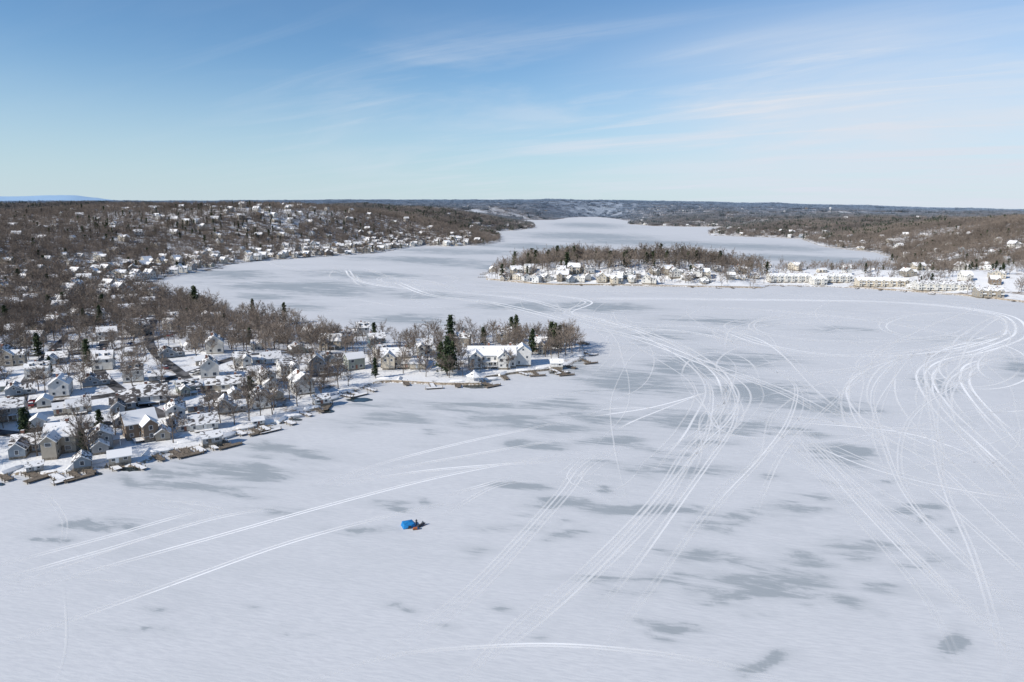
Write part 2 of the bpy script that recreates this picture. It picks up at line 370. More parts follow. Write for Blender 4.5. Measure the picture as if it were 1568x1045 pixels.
far_houses(150,lambda x,y,D,z,g:(D<110),4,1500,4500,-38,38,25,1.15)
far_houses(50,lambda x,y,D,z,g:(D<160)&(x>300),5,780,1700,10,40,22)
far_houses(70,lambda x,y,D,z,g:(D<1500),6,1800,6000,-38,38,60,1.2)
HX=np.array(houses)
# ------------------------------------------------------------------ terrain mesh
def polar(name,rad,ang):
    R,A=np.meshgrid(rad,ang,indexing='ij'); return (R*np.sin(A)).ravel(),(R*np.cos(A)).ravel()
def gridmesh(name,x,y,z,nr,na,wrap=False):
    me=bpy.data.meshes.new(name); n=len(x)
    i=np.arange(nr-1)[:,None]; m=na if wrap else na-1; j=np.arange(m)[None]; jn=(j+1)%na
    F=np.stack([i*na+j,i*na+jn,(i+1)*na+jn,(i+1)*na+j],-1).reshape(-1,4)[:,::-1]
    me.vertices.add(n); me.vertices.foreach_set('co',np.stack([x,y,z],1).astype(np.float32).ravel())
    me.loops.add(F.size); me.loops.foreach_set('vertex_index',F.ravel().astype(np.int32))
    me.polygons.add(len(F)); me.polygons.foreach_set('loop_start',np.arange(0,F.size,4,dtype=np.int32))
    me.polygons.foreach_set('use_smooth',np.ones(len(F),bool))
    me.update(calc_edges=True); me.validate(); return me
rad=np.geomspace(110,34000,760); ang=np.radians(np.linspace(-58,58,620))
x,y=polar('t',rad,ang); D=sdist(x,y); z=terrain(x,y,D)
me=gridmesh("hills",x,y,z,len(rad),len(ang))
fo=forest(x,y,D)
at=me.attributes.new('forest','FLOAT','POINT'); at.data.foreach_set('value',fo.astype(np.float32))
land=addobj("snowy_hills_terrain",me)
m,nt,bs=newmat("snowy_ground")
fa=N(nt,'ShaderNodeAttribute',attribute_name='forest').outputs['Fac']
n1=noise(nt,0.09,6,rough=.65); n2=noise(nt,0.9,4)
s=math_(nt,'ADD',math_(nt,'ADD',n1,math_(nt,'MULTIPLY',fa,0.25)),math_(nt,'MULTIPLY',n2,0.25))
litter=mixc(nt,n2,(0.13,0.105,0.085),(0.27,0.22,0.18))
c=mixc(nt,rampf(nt,s,0.71,0.88),(0.80,0.80,0.80),litter)
g=N(nt,'ShaderNodeNewGeometry'); sx=N(nt,'ShaderNodeSeparateXYZ'); L(nt,g.outputs['Position'],sx.inputs[0])
bank=math_(nt,'MULTIPLY',rampf(nt,sx.outputs[2],0.85,0.5),rampf(nt,n2,.35,.6))
c=mixc(nt,bank,c,(0.26,0.21,0.15))
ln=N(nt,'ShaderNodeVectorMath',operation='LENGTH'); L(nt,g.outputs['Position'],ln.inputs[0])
c=mixc(nt,rampf(nt,ln.outputs['Value'],2500,9000),c,(0.20,0.265,0.35))  # aerial haze painted into the ground colour, bluer with distance
c=mixc(nt,rampf(nt,ln.outputs['Value'],11000,20000),c,(0.34,0.50,0.68))  # paler blue haze painted onto the farthest hills
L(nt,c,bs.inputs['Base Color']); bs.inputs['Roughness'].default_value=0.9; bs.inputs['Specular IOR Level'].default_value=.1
bp=N(nt,'ShaderNodeBump'); bp.inputs['Strength'].default_value=.5; bp.inputs['Distance'].default_value=.5; L(nt,n2,bp.inputs['Height']); L(nt,bp.outputs[0],bs.inputs['Normal'])
me.materials.append(m)
# ------------------------------------------------------------------ frozen lake
rad=np.concatenate([[0.5],np.geomspace(25,70000,620)]); na=900; ang=np.linspace(0,2*math.pi,na,endpoint=False)
x,y=polar('i',rad,ang)
patch=np.zeros_like(x)
PT=[(670,657,30,8,1.2),(690,631,60,6,.7),(1475,967,24,18,1.5),(1155,1005,36,9,1.1),(1030,778,60,12,1),(1140,795,60,9,1),(1180,890,110,28,.8),(1310,695,46,12,1.1),(1190,738,30,7,1),(850,680,44,7,1.1),(820,745,50,8,1),(860,778,50,8,1),(950,785,50,8,.8),(125,812,36,8,1),(62,832,26,6,1),(300,742,80,12,.9),(380,715,80,13,1),(450,685,60,12,.9),(600,645,90,10,.8),(1190,600,80,18,1.05),(1255,625,60,9,1),(1130,655,80,9,1),(1215,665,60,8,1),(975,588,100,22,.95),(800,648,130,16,.8),(940,680,70,14,.9),(1390,782,46,10,1),(1250,765,46,8,1),(1300,835,60,10,.9),(470,440,140,9,1),(560,421,100,6,1),(400,455,70,6,.8),(500,448,60,5,.9),(800,470,70,7,1.1),(910,470,90,7,1.1),(620,488,70,8,1),(650,452,80,5,.8),(1300,506,60,4,.9),(1090,492,80,7,.8),(540,812,42,7,1),(1000,880,70,11,.8),(955,795,60,8,.8),(1040,955,46,8,1.1),(1370,885,40,14,.8),(1300,915,50,13,.9),(1040,850,70,8,.8),(1130,815,70,8,.8),(900,885,46,10,.7),(600,762,60,7,.8),(760,805,70,8,.8),(690,402,80,6,.9),(640,398,110,5,.9),(900,345,60,4,.9),(1000,372,150,5,1),(1150,378,120,5,1),(900,362,110,6,1),(830,378,90,5,1),(1200,395,140,5,1),(1280,400,90,5,.9),(760,410,40,5,1),(1060,560,80,18,.9),(1130,548,80,14,.9),(1050,640,80,16,.8),(930,755,14,6,1),(270,720,50,9,.8),(215,738,50,8,.9),(930,905,45,11,.7),(1420,590,34,14,.8),(1560,560,30,20,.7),(720,620,100,9,.8),(850,620,80,11,.9),(910,640,60,11,.9),(350,420,100,7,.9),(560,620,60,9,.7),(1010,510,90,9,.7),(1300,618,36,7,1),(1480,520,60,6,.7),(1040,720,100,12,.8),(1200,780,60,10,.8),(1420,860,50,12,.7),(1000,690,70,12,.7),(860,560,70,14,.7),(450,470,60,6,.7),(700,385,90,5,.9),(430,790,60,8,.6),(200,800,70,8,.6),(1240,850,46,10,.9),(1120,905,46,8,.8)]
gp=np.random.default_rng(5)
for k in range(70):      # small scoured spots all over
    px=gp.uniform(120,1560); py=gp.uniform(600,1000)
    if px<520 and py<760: continue
    PT.append((px,py,gp.uniform(14,40),gp.uniform(3.5,8),gp.uniform(.45,.85)))
wx_=26*(fbm(x/20,y/20,61,4)-.5); wy_=26*(fbm(x/20,y/20,62,4)-.5)
for px,py,rx,ry,st in PT:
    C=lk(px,py); A=lk(px+rx,py+rx*0.03); B=lk(px,py-ry*.9)
    ax,ay=A[0]-C[0],A[1]-C[1]; bx,by=B[0]-C[0],B[1]-C[1]; det=ax*by-ay*bx
    k=min(1,math.hypot(*C)/230)
    dx,dy=x-C[0]+wx_*k,y-C[1]+wy_*k; u=(dx*by-dy*bx)/det; v=(ax*dy-ay*dx)/det
    patch=np.maximum(patch,st*np.exp(-(u*u+v*v)*0.8))
me=gridmesh("ice",x,y,np.zeros_like(x),len(rad),na,wrap=True)
at=me.attributes.new('thin_snow','FLOAT','POINT'); at.data.foreach_set('value',patch.astype(np.float32))
ice=addobj("frozen_lake",me)
m,nt,bs=newmat("wind_scoured_ice")
pa=N(nt,'ShaderNodeAttribute',attribute_name='thin_snow').outputs['Fac']
big=noise(nt,0.012,5,sc=(1,1.6,1),rot=.15,rough=.6); streak=noise(nt,0.12,8,sc=(.32,1.5,1),rot=.22,dist=.9,rough=.68); fine=noise(nt,.9,5,sc=(.35,1.8,1),rot=.2,rough=.62)
amp=math_(nt,'ADD',math_(nt,'MULTIPLY',pa,2.1),.95)
s=math_(nt,'ADD',math_(nt,'MULTIPLY',pa,.76),math_(nt,'MULTIPLY',math_(nt,'SUBTRACT',streak,.5),amp))
s=math_(nt,'ADD',s,math_(nt,'MULTIPLY',math_(nt,'SUBTRACT',big,.5),1.1))
s=math_(nt,'ADD',s,math_(nt,'MULTIPLY',math_(nt,'SUBTRACT',fine,.5),.75))
soft=rampf(nt,s,-.15,.8); hard=rampf(nt,s,.30,.64)
dark=math_(nt,'ADD',math_(nt,'MULTIPLY',soft,.5),math_(nt,'MULTIPLY',hard,.5))
base=mixc(nt,rampf(nt,fine,.35,.65),(0.60,0.606,0.618),(0.675,0.677,0.682))
c=mixc(nt,math_(nt,'MULTIPLY',dark,.80),base,(0.31,0.342,0.356))
L(nt,c,bs.inputs['Base Color'])
rr=N(nt,'ShaderNodeMapRange'); L(nt,dark,rr.inputs[0]); rr.inputs[3].default_value=.85; rr.inputs[4].default_value=.5; L(nt,rr.outputs[0],bs.inputs['Roughness'])
bs.inputs['Specular IOR Level'].default_value=.12
bp=N(nt,'ShaderNodeBump'); bp.inputs['Strength'].default_value=.5; bp.inputs['Distance'].default_value=.12; L(nt,fine,bp.inputs['Height']); L(nt,bp.outputs[0],bs.inputs['Normal'])
me.materials.append(m)
# ------------------------------------------------------------------ snowmobile tracks (thin sheets of packed snow)
TV=[];TF=[];TU=[];TS=[]; tcount=0
def ribbon(P,w,st,z,V,F,U,S,zf=None):
    T=np.gradient(P,axis=0); T/=np.linalg.norm(T,axis=1)[:,None]+1e-9; Nn=np.stack([-T[:,1],T[:,0]],1)
    k=len(V); ln=0; ph=random.uniform(0,50)
    for i in range(len(P)):
        if i: ln+=np.linalg.norm(P[i]-P[i-1])
        fade=min(1,i/12,(len(P)-1-i)/12) if len(P)>26 else min(1,i/4,(len(P)-1-i)/4)
        fade*=.84+.16*math.sin(i*.11+ph)
        rr_=math.hypot(*P[i])
        wl=w*max(1,min(2.7,rr_/310))      # tracks spread and drift over further out on the lake
        for sg in (-1,1):
            q=P[i]+Nn[i]*sg*wl/2
            V.append((q[0],q[1],z)); U.append((0 if sg<0 else 1,ln)); S.append(st*fade)
        if i: F.append((k+2*i-2,k+2*i-1,k+2*i+1,k+2*i))
def track(px,w=1.3,st=.8,par=1,gap=3.0,wob=0.6,twin=True):
    global tcount
    W=catmull([lk(p[0],p[1]) for p in px],3.0)
    T=np.gradient(W,axis=0); T/=np.linalg.norm(T,axis=1)[:,None]+1e-9; Nn=np.stack([-T[:,1],T[:,0]],1)
    for j in range(par):
        ph=random.uniform(0,9); tt=np.arange(len(W))
        off=(j-(par-1)/2)*gap+wob*np.sin(tt*.05+ph)+wob*.5*np.sin(tt*.17+ph*2)
        Q=W+Nn*off[:,None]; rm=float(np.hypot(Q[:,0],Q[:,1]).min())
        for sdd in ((-.6,.6) if rm<200 and w>.9 and twin else (0,)):
            tcount+=1
            ribbon(Q+Nn*sdd,w*(.85 if sdd else 1.25),st*random.uniform(.95,1.35),.008+.0002*tcount,TV,TF,TU,TS)
random.seed(3)
TR=[([(475,745),(600,706),(720,676),(800,659),(890,638)],1.1,.8,1,3),
([(480,745),(620,716),(800,684),(900,668)],1.3,.8,1,3),([(490,748),(650,722),(850,706),(905,703)],1.2,1,1,3),
([(-20,872),(150,827),(280,790),(345,777)],1.1,.8,1,2.6),([(-20,892),(150,846),(330,795),(430,778)],1.1,.9,1,3),
([(-20,920),(120,882),(300,832),(520,770),(700,726),(900,690)],1.1,.85,1,3),([(-20,996),(240,905),(450,830),(620,785),(700,770)],1.1,.95,1,3),
([(100,884),(150,888),(200,893),(240,905)],.5,.8,1,3),([(60,750),(85,775),(100,800),(98,835)],.5,.5,2,2),
([(230,765),(330,780),(350,790)],.8,.5,2,3),([(-20,905),(100,868),(240,820),(340,785)],.9,.5,1,3),([(180,775),(260,768),(340,772)],.6,.5,1,3),
([(690,1050),(830,950),(960,825),(1045,720),(1080,660),(1088,600),(1070,570)],1.1,.6,1,3),
([(595,1010),(720,910),(800,828),(865,755),(900,710),(960,680)],1.1,.55,2,2.5),
([(800,955),(900,880),(1010,770),(1060,690),(1110,640),(1130,600)],1.1,.65,2,4),
([(905,950),(1000,830),(1080,710),(1125,640),(1115,590),(1060,545)],1.1,.75,1,3.5),
([(1050,825),(1110,760),(1170,700),(1210,640),(1220,590),(1180,565)],1.1,.8,1,3.5),([(890,1050),(1000,900),(1080,790),(1140,715)],1.1,.4,1,4),
([(455,1050),(600,1003),(740,989),(860,987),(1000,1000),(1120,1022),(1210,1050)],.75,1,2,1.7),
([(900,1048),(1000,1041),(1110,1044),(1160,1052)],.7,.8,1,1),
([(1190,640),(1250,690),(1340,790),(1440,890),(1580,1010)],1.1,.7,2,3),([(1170,640),(1290,750),(1420,870),(1580,1045)],1.1,.5,1,3),
([(1220,640),(1300,720),(1420,800),(1580,960)],1.1,.6,1,3),
([(1150,630),(1300,650),(1400,657),(1590,664)],1.2,1,1,3),([(1130,645),(1250,650),(1380,663),(1470,690),(1590,745)],1.1,.8,1,3),
([(1230,675),(1330,715),(1450,745),(1590,768)],1.1,1,1,3),([(1200,610),(1320,640),(1470,700),(1590,725)],1.1,.7,1,3),
([(1580,520),(1450,535),(1340,560),(1297,595),(1330,650),(1450,720),(1590,790)],1.2,.8,1,4),
([(1590,540),(1470,545),(1415,570),(1440,620),(1500,680),(1590,760)],1.3,.95,3,3.5),([(1590,552),(1500,556),(1480,585),(1520,640),(1590,690)],1.3,.95,2,4),
([(1540,520),(1430,540),(1420,600),(1430,680),(1450,760),(1490,850),(1530,960),(1550,1050)],1.1,.6,1,4),
([(1385,540),(1340,590),(1350,660),(1380,740),(1450,830),(1520,900),(1590,990)],1.1,.7,1,3),
([(1400,730),(1480,800),(1590,900)],1,.7,1,3),([(1420,700),(1590,860)],1,.65,1,3),([(1520,632),(1590,628)],1.2,.9,1,2),
([(880,458),(1000,458),(1200,460),(1400,465),(1530,482),(1555,510),(1500,535),(1420,548)],1.3,.95,3,5),
([(1080,470),(1200,478),(1330,490),(1440,510),(1530,530)],1.2,.7,2,5),([(1090,500),(1180,530),(1300,545),(1440,535),(1540,510)],1.2,.9,2,5),
([(1110,540),(1130,500),(1250,485),(1400,490),(1500,500)],1.2,.6,1,5),([(1130,560),(1250,570),(1380,550),(1450,540)],1.2,.7,1,4),
([(530,412),(545,428),(600,440),(680,446),(800,458),(880,480),(960,500),(1040,530),(1100,570),(1120,620)],1.2,.8,2,5),
([(560,412),(600,425),(660,432),(700,445)],1.2,.6,2,5),([(600,430),(660,452),(760,465),(860,490),(980,520),(1090,560),(1200,600),(1300,650)],1.2,.85,2,6),
([(700,445),(820,450),(900,462),(870,480),(950,500),(1060,510),(1150,530)],1.2,.85,2,5),([(850,480),(930,492),(1030,540),(1080,590),(1060,650),(1000,720)],1.1,.7,1,4),
([(900,490),(1020,520),(1090,560),(1140,600),(1120,650),(1060,700)],1.1,.7,2,5),([(920,480),(980,495),(1060,500),(1150,515),(1200,545),(1250,600),(1300,640)],1.2,.8,1,4),
([(1090,600),(1000,625),(900,640)],1.1,.9,1,4),([(1080,600),(980,640),(940,660)],1.1,.9,1,4),([(1060,625),(940,625),(900,635)],1.1,.8,1,4),
([(940,755),(970,735),(985,715)],.6,.8,1,3),([(905,700),(880,730),(900,745),(945,765)],.6,.7,2,5),([(620,430),(560,438),(540,420)],1.2,.6,2,5),
([(870,735),(900,710),(915,700)],.6,.7,3,5),([(850,745),(905,730),(930,735)],.6,.7,2,4),
([(700,1050),(760,975),(850,900)],1.1,.4,1,3),([(90,1050),(105,985),(100,900)],.5,.35,1,3),([(680,790),(760,745),(830,735)],1.1,.5,1,3),([(680,762),(740,745),(790,730)],1,.8,1,3),
([(400,400),(450,412),(540,420),(700,440)],1.3,.5,2,6),([(260,440),(400,432),(560,436),(680,445)],1.2,.6,1,6),([(700,630),(900,600),(1080,590)],1,.4,1,6),
([(520,455),(620,470),(740,472),(860,485)],1.1,.6,1,6),([(480,480),(600,462),(760,452)],1.1,.5,1,6),([(1560,470),(1300,455),(1100,448),(900,446),(700,436)],1.2,.6,1,6),
([(1200,650),(1330,760),(1440,860),(1590,950)],1,.5,1,3),([(1180,655),(1260,740),(1400,900),(1480,1050)],1,.4,1,3),([(1450,640),(1590,800)],1,.6,2,4),([(1480,600),(1590,720)],1.1,.7,2,4),
([(1590,880),(1400,800),(1200,700),(1100,650)],1,.5,1,3),([(1590,820),(1450,700),(1380,620),(1370,560)],1,.6,1,3),([(1590,610),(1450,640),(1300,680),(1150,700)],1,.45,1,3),([(1500,470),(1380,520),(1290,600),(1210,680),(1150,800)],1,.5,1,3)]
for t in TR: track(*t)
random.seed(13)
for k,t in enumerate(TR):   # repeat passes on the busy upper-right part of the lake
    P_=t[0]
    if len(P_)>3 and t[1]>1 and max(p[0] for p in P_)>1050 and min(p[1] for p in P_)<700 and min(p[0] for p in P_)>500:
        for q in range(3):
            sc_=1 if P_[0][1]>470 else .35
            pp=[(p[0]+random.uniform(-34,34),p[1]+random.uniform(-9,9)*sc_) for p in P_ if p[1]<800]
            if len(pp)>2: track(pp,.8,random.uniform(.3,.6),1,4)
def loop(cx,cy,rx,ry,st,par=1,a0=0,a1=6.3):
    track([(cx+rx*math.cos(a),cy+ry*math.sin(a)) for a in np.linspace(a0,a1,12)],1.1,st,par,5,1)
for q in ((1320,500,170,24,.6,2),(1250,520,130,26,.5,1),(1400,560,90,24,.6,1),(1500,560,70,34,.8,2),(1440,600,110,60,.7,1,1.5,5.5),(1180,560,80,34,.6,1,2,6),(1100,580,60,40,.7,1,3,6.5),(1160,640,70,30,.6,1,1,4),(1050,520,120,20,.6,1,2,6),(1520,620,60,70,.7,1,1.5,5),(1360,620,70,60,.6,1,1.5,5),(640,428,60,8,.6,2),(820,462,90,9,.6,1),(1450,500,100,20,.7,2),(1480,590,50,40,.8,1,1.6,5),(1550,640,120,110,.7,1,2,4.5),(1600,600,150,60,.7,1,2,4.5),(1620,700,240,150,.6,1,2.4,4.2),(1230,600,120,50,.5,1,3,6),(1300,560,200,40,.5,1,0,3),(1600,560,110,36,.8,2,2,4.5),(1620,560,160,90,.6,2,2.2,4.2),(1200,500,90,14,.6,1),(1500,540,160,26,.6,1,1,5)): loop(*q)
random.seed(21)
for i in range(85):
    cx,cy=random.uniform(860,1560),random.uniform(465,760); a=random.uniform(0,6.28)
    C=lk(cx,cy); P=[np.array(C)]; bend=random.uniform(-.35,.35)
    for k in range(6):
        a+=bend+random.uniform(-.15,.15); P.append(P[-1]+50*np.array((math.cos(a),math.sin(a))))
    W=catmull(P,4); dd=sdist(W[:,0],W[:,1])
    if dd.max()>-6 or W[:,1].min()<170: continue
    tcount+=1; ribbon(W,.85,random.uniform(.35,.65),.008+.0002*tcount,TV,TF,TU,TS)
def ribbonmesh(name,V,F,U,S,mat):
    me=bpy.data.meshes.new(name); me.from_pydata(V,[],F)
    uv=me.uv_layers.new(name='uv'); li=np.empty(len(me.loops),np.int32); me.loops.foreach_get('vertex_index',li)
    uv.data.foreach_set('uv',np.array(U,np.float32)[li].ravel())
    at=me.attributes.new('strength','FLOAT','POINT'); at.data.foreach_set('value',np.array(S,np.float32))
    me.materials.append(mat); return addobj(name,me)
m,nt,bs=newmat("packed_snow")
uvn=N(nt,'ShaderNodeUVMap'); uvn.uv_map='uv'; sp=N(nt,'ShaderNodeSeparateXYZ'); L(nt,uvn.outputs[0],sp.inputs[0])
nn=noise(nt,.40,5,rough=.7); nb=noise(nt,.03,3)
edge=math_(nt,'MULTIPLY',rampf(nt,sp.outputs[0],0,.36),rampf(nt,sp.outputs[0],1,.64))
st=N(nt,'ShaderNodeAttribute',attribute_name='strength').outputs['Fac']
f=math_(nt,'MULTIPLY',math_(nt,'MULTIPLY',edge,st),math_(nt,'MULTIPLY',rampf(nt,nn,.05,.48),rampf(nt,nb,.0,.38)),True)
bs.inputs['Base Color'].default_value=(.93,.925,.915,1); bs.inputs['Roughness'].default_value=.9; bs.inputs['Specular IOR Level'].default_value=.1
tr=N(nt,'ShaderNodeBsdfTransparent'); mx=N(nt,'ShaderNodeMixShader'); L(nt,f,mx.inputs[0]); L(nt,tr.outputs[0],mx.inputs[1]); L(nt,bs.outputs[0],mx.inputs[2])
L(nt,mx.outputs[0],nt.nodes['Material Output'].inputs[0])
ribbonmesh("snowmobile_tracks",TV,TF,TU,TS,m)
# ------------------------------------------------------------------ village roads
M_asph=simple("asphalt_road",(0.12,0.115,0.115),.85,.5,.25,coord='pos')
RV=[];RF=[]
for ri,W in enumerate(roadW):
    T=np.gradient(W,axis=0); T/=np.linalg.norm(T,axis=1)[:,None]+1e-9; Nn=np.stack([-T[:,1],T[:,0]],1)
    k=len(RV)
    for sg in (-1,0,1):
        Q=W+Nn*sg*2.3; zz=terrain(Q[:,0],Q[:,1])+.14+.015*ri
        RV+= [(Q[i,0],Q[i,1],zz[i]) for i in range(len(Q))]
    n=len(W)
    for s_ in (0,1):
        for i in range(n-1): RF.append((k+s_*n+i,k+s_*n+i+1,k+(s_+1)*n+i+1,k+(s_+1)*n+i))
me=bpy.data.meshes.new("road"); me.from_pydata(RV,[],RF); me.materials.append(M_asph); addobj("village_road",me)
def car_mesh(col,nm):
    paint=simple(nm,col,.3,.03,spec=.5); b=MB(); f=lambda a,z,t:(a,t,z)
    b.prism([(-2.2,.35),(2.2,.35),(2.25,.75),(2.0,.9),(1.1,.98),(-1.9,1.0),(-2.25,.85)],-.88,.88,paint,f)
    b.prism([(1.05,.98),(.35,1.45),(-1.3,1.48),(-1.95,1.0)],-.78,.78,M_glass,f)
    b.prism([(.3,1.46),(-1.25,1.49),(-1.2,1.62),(.25,1.6)],-.74,.74,M_snow,f)
    for wx in (-1.35,1.35):
        for sy in (-.9,.72):
            b.prism([(wx+.34*math.cos(k*math.pi/5),.34+.34*math.sin(k*math.pi/5)) for k in range(10)],sy,sy+.18,M_asph,f)
    return b.mesh("car_mesh")
CM=[car_mesh(c,n) for c,n in (((.03,.03,.035),"paint_black"),((.5,.5,.5),"paint_silver"),((.3,.03,.03),"paint_red"),((.04,.08,.2),"paint_blue"),((.7,.7,.7),"paint_white"))]
random.seed(8)
for i in range(38):
    k=random.randrange(3,len(RP)-3); t=RP[k+1]-RP[k]
    if np.linalg.norm(t)>6: continue
    a=math.atan2(t[1],t[0]); q=RP[k]+np.array((-math.sin(a),math.cos(a)))*random.choice((-3.6,3.6,1.3))
    addobj("parked_car",random.choice(CM),(q[0],q[1],float(terrain([q[0]],[q[1]])[0])+.17),a)
# ------------------------------------------------------------------ trees
def tube(V,F,Mi,p,q,ra,rb,n,mi):
    d=q-p; l=np.linalg.norm(d)+1e-9; d=d/l; a=np.cross(d,(0.3,.9,.1)); a/=np.linalg.norm(a)+1e-9; c=np.cross(d,a); k=len(V)
    for o,r in ((p,ra),(q,rb)):
        for i in range(n):
            t=2*math.pi*i/n; V.append(tuple(o+r*(math.cos(t)*a+math.sin(t)*c)))
    for i in range(n):
        j=(i+1)%n; F.append((k+i,k+j,k+n+j,k+n+i)); Mi.append(mi)
def bare_tree(g,V,F,Mi,base,h,nl,nb,ntw,tw,sides=5,spread=.38):
    base=np.array(base,float); lean=g.normal(0,.03,2)
    top=base+np.array((lean[0]*h,lean[1]*h,h*.60)); f0=base+(0,0,-1.0)
    mid=base+(top-base)*.5+np.array((g.normal(0,.02)*h,g.normal(0,.02)*h,0)); r=h*.016
    tube(V,F,Mi,f0,mid,r*1.2,r*.8,sides,1); tube(V,F,Mi,mid,top,r*.8,r*.35,sides,1)
    for i in range(nl):
        t=.3+.7*(i+g.random())/nl; p=base+(mid-base)*min(1,2*t)+(top-mid)*max(0,2*t-1)
        a=i*2.4+g.normal(0,.5); el=.45+.6*t+g.normal(0,.15); Ln=h*spread*(1.15-.4*t)*g.uniform(.75,1.15)
        d=np.array((math.cos(a)*math.cos(el),math.sin(a)*math.cos(el),math.sin(el)))
        q=p+d*Ln; tube(V,F,Mi,p,q,r*.42,r*.12,3,1)
        for j in range(nb):
            s=.25+.75*(j+g.random())/nb; p2=p+(q-p)*s; d2=d+g.normal(0,.6,3)+(0,0,.2); d2/=np.linalg.norm(d2)
            L2=h*.16*g.uniform(.6,1.3); q2=p2+d2*L2
            if tw<.2: tube(V,F,Mi,p2,q2,r*.15,r*.05,3,0)
            for k_ in range(ntw):
                p3=p2+(q2-p2)*g.uniform(.1,1); d3=d2+g.normal(0,.6,3)+(0,0,.2); d3/=np.linalg.norm(d3); q3=p3+d3*h*.095*g.uniform(.6,1.4)
                w=np.cross(d3,g.normal(0,1,3)); w=w/(np.linalg.norm(w)+1e-9)*tw
                k=len(V); V+= [tuple(p3-w*.5),tuple(p3+w*.5),tuple(q3)]; F.append((k,k+1,k+2)); Mi.append(0)
def conifer(g,V,F,Mi,base,h,nbr,R,leaf,per,irregular=.35):
    base=np.array(base,float); tube(V,F,Mi,base-(0,0,1),base+(0,0,h*.96),h*.017,h*.003,5,1)
    for i in range(nbr):
        t=.13+.87*((i+g.random())/nbr); z=h*t; a=i*2.4+g.normal(0,.4)
        ln=R*((1-t)**.7*.9+.08)*g.uniform(1-irregular,1.2)
        dr=np.array((math.cos(a),math.sin(a),g.uniform(-.15,.3)))
        for k_ in range(per):
            s=g.uniform(.12,1.0); p=base+(0,0,z)+dr*ln*s+g.normal(0,.09*R,3)*(1,1,.6)
            l=leaf*g.uniform(.6,1.3)*(1.1-.4*s); u=dr+g.normal(0,.5,3); u/=np.linalg.norm(u); w=np.cross(u,(0,0,1)+g.normal(0,.5,3)); w/=np.linalg.norm(w)+1e-9
            k=len(V); V+= [tuple(p-u*l*.5),tuple(p+w*l*.38),tuple(p+u*l*.6+(0,0,-.15*l)),tuple(p-w*l*.38)]; F.append((k,k+1,k+2,k+3)); Mi.append(2)
def finish(name,V,F,Mi):
    me=bpy.data.meshes.new(name); me.from_pydata(V,[],F)
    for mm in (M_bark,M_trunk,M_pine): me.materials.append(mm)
    me.polygons.foreach_set('material_index',Mi); me.update(); return me
def mk(fn,seed,*a,**k):
    V,F,Mi=[],[],[]; fn(np.random.default_rng(seed),V,F,Mi,(0,0,0),*a,**k); return V,F,Mi
nearB=[finish("bare_tree_mesh",*mk(bare_tree,40+i,16,11,7,10,.12,sides=5,spread=.36+.04*(i%3))) for i in range(7)]
nearC=[finish("pine_tree_mesh",*mk(conifer,60+i,18,80,4.8+.7*(i%2),1.4,13,irregular=.6)) for i in range(4)]
midcol=bpy.data.collections.new("woodland_kinds")
for i in range(6): midcol.objects.link(bpy.data.objects.new("a_bare_tree_kind",finish("bare_mid",*mk(bare_tree,80+i,15,7,5,5,.28,sides=3,spread=.43))))
for i in range(2): midcol.objects.link(bpy.data.objects.new("b_pine_tree_kind",finish("pine_mid",*mk(conifer,90+i,13,26,3.8,2.0,6,irregular=.5))))
farcol=bpy.data.collections.new("distant_woodland_kinds")
for i in range(4):
    g=np.random.default_rng(120+i); V,F,Mi=[],[],[]
    for k in range(15):
        a=g.uniform(0,6.28); r=15*math.sqrt(g.random()); h=g.uniform(10,16)
        if g.random()<(.03 if i else .3): conifer(g,V,F,Mi,(r*math.cos(a),r*math.sin(a),0),h,12,3.8,2.8,4)
        else: bare_tree(g,V,F,Mi,(r*math.cos(a),r*math.sin(a),0),h,5,3,4,.6,sides=3,spread=.44)
    farcol.objects.link(bpy.data.objects.new("c_grove_kind",finish("grove",V,F,Mi)))
def scatter(name,P,rot,scl,idx,col):
    me=bpy.data.meshes.new(name); me.vertices.add(len(P)); me.vertices.foreach_set('co',P.astype(np.float32).ravel())
    a=me.attributes.new('rot','FLOAT_VECTOR','POINT'); a.data.foreach_set('vector',np.stack([rot*0,rot*0,rot],1).astype(np.float32).ravel())
    a=me.attributes.new('scl','FLOAT_VECTOR','POINT'); a.data.foreach_set('vector',scl.astype(np.float32).ravel())
    a=me.attributes.new('idx','INT','POINT'); a.data.foreach_set('value',idx.astype(np.int32))
    o=addobj(name,me)
    gt=bpy.data.node_groups.new(name+"_scatter",'GeometryNodeTree')
    gt.interface.new_socket('Geometry',in_out='INPUT',socket_type='NodeSocketGeometry'); gt.interface.new_socket('Geometry',in_out='OUTPUT',socket_type='NodeSocketGeometry')
    gi=gt.nodes.new('NodeGroupInput'); go=gt.nodes.new('NodeGroupOutput'); ip=gt.nodes.new('GeometryNodeInstanceOnPoints'); ci=gt.nodes.new('GeometryNodeCollectionInfo')
    ci.inputs['Collection'].default_value=col; ci.inputs['Separate Children'].default_value=True; ci.inputs['Reset Children'].default_value=True
    def na_(nm,ty):
        n=gt.nodes.new('GeometryNodeInputNamedAttribute'); n.data_type=ty; n.inputs['Name'].default_value=nm; return [s for s in n.outputs if s.enabled and s.name=='Attribute'][0]
    gt.links.new(gi.outputs[0],ip.inputs['Points']); gt.links.new(ci.outputs[0],ip.inputs['Instance']); ip.inputs['Pick Instance'].default_value=True
    gt.links.new(na_('idx','INT'),ip.inputs['Instance Index']); gt.links.new(na_('rot','FLOAT_VECTOR'),ip.inputs['Rotation']); gt.links.new(na_('scl','FLOAT_VECTOR'),ip.inputs['Scale'])
    gt.links.new(ip.outputs[0],go.inputs[0]); md=o.modifiers.new('scatter','NODES'); md.node_group=gt; return o
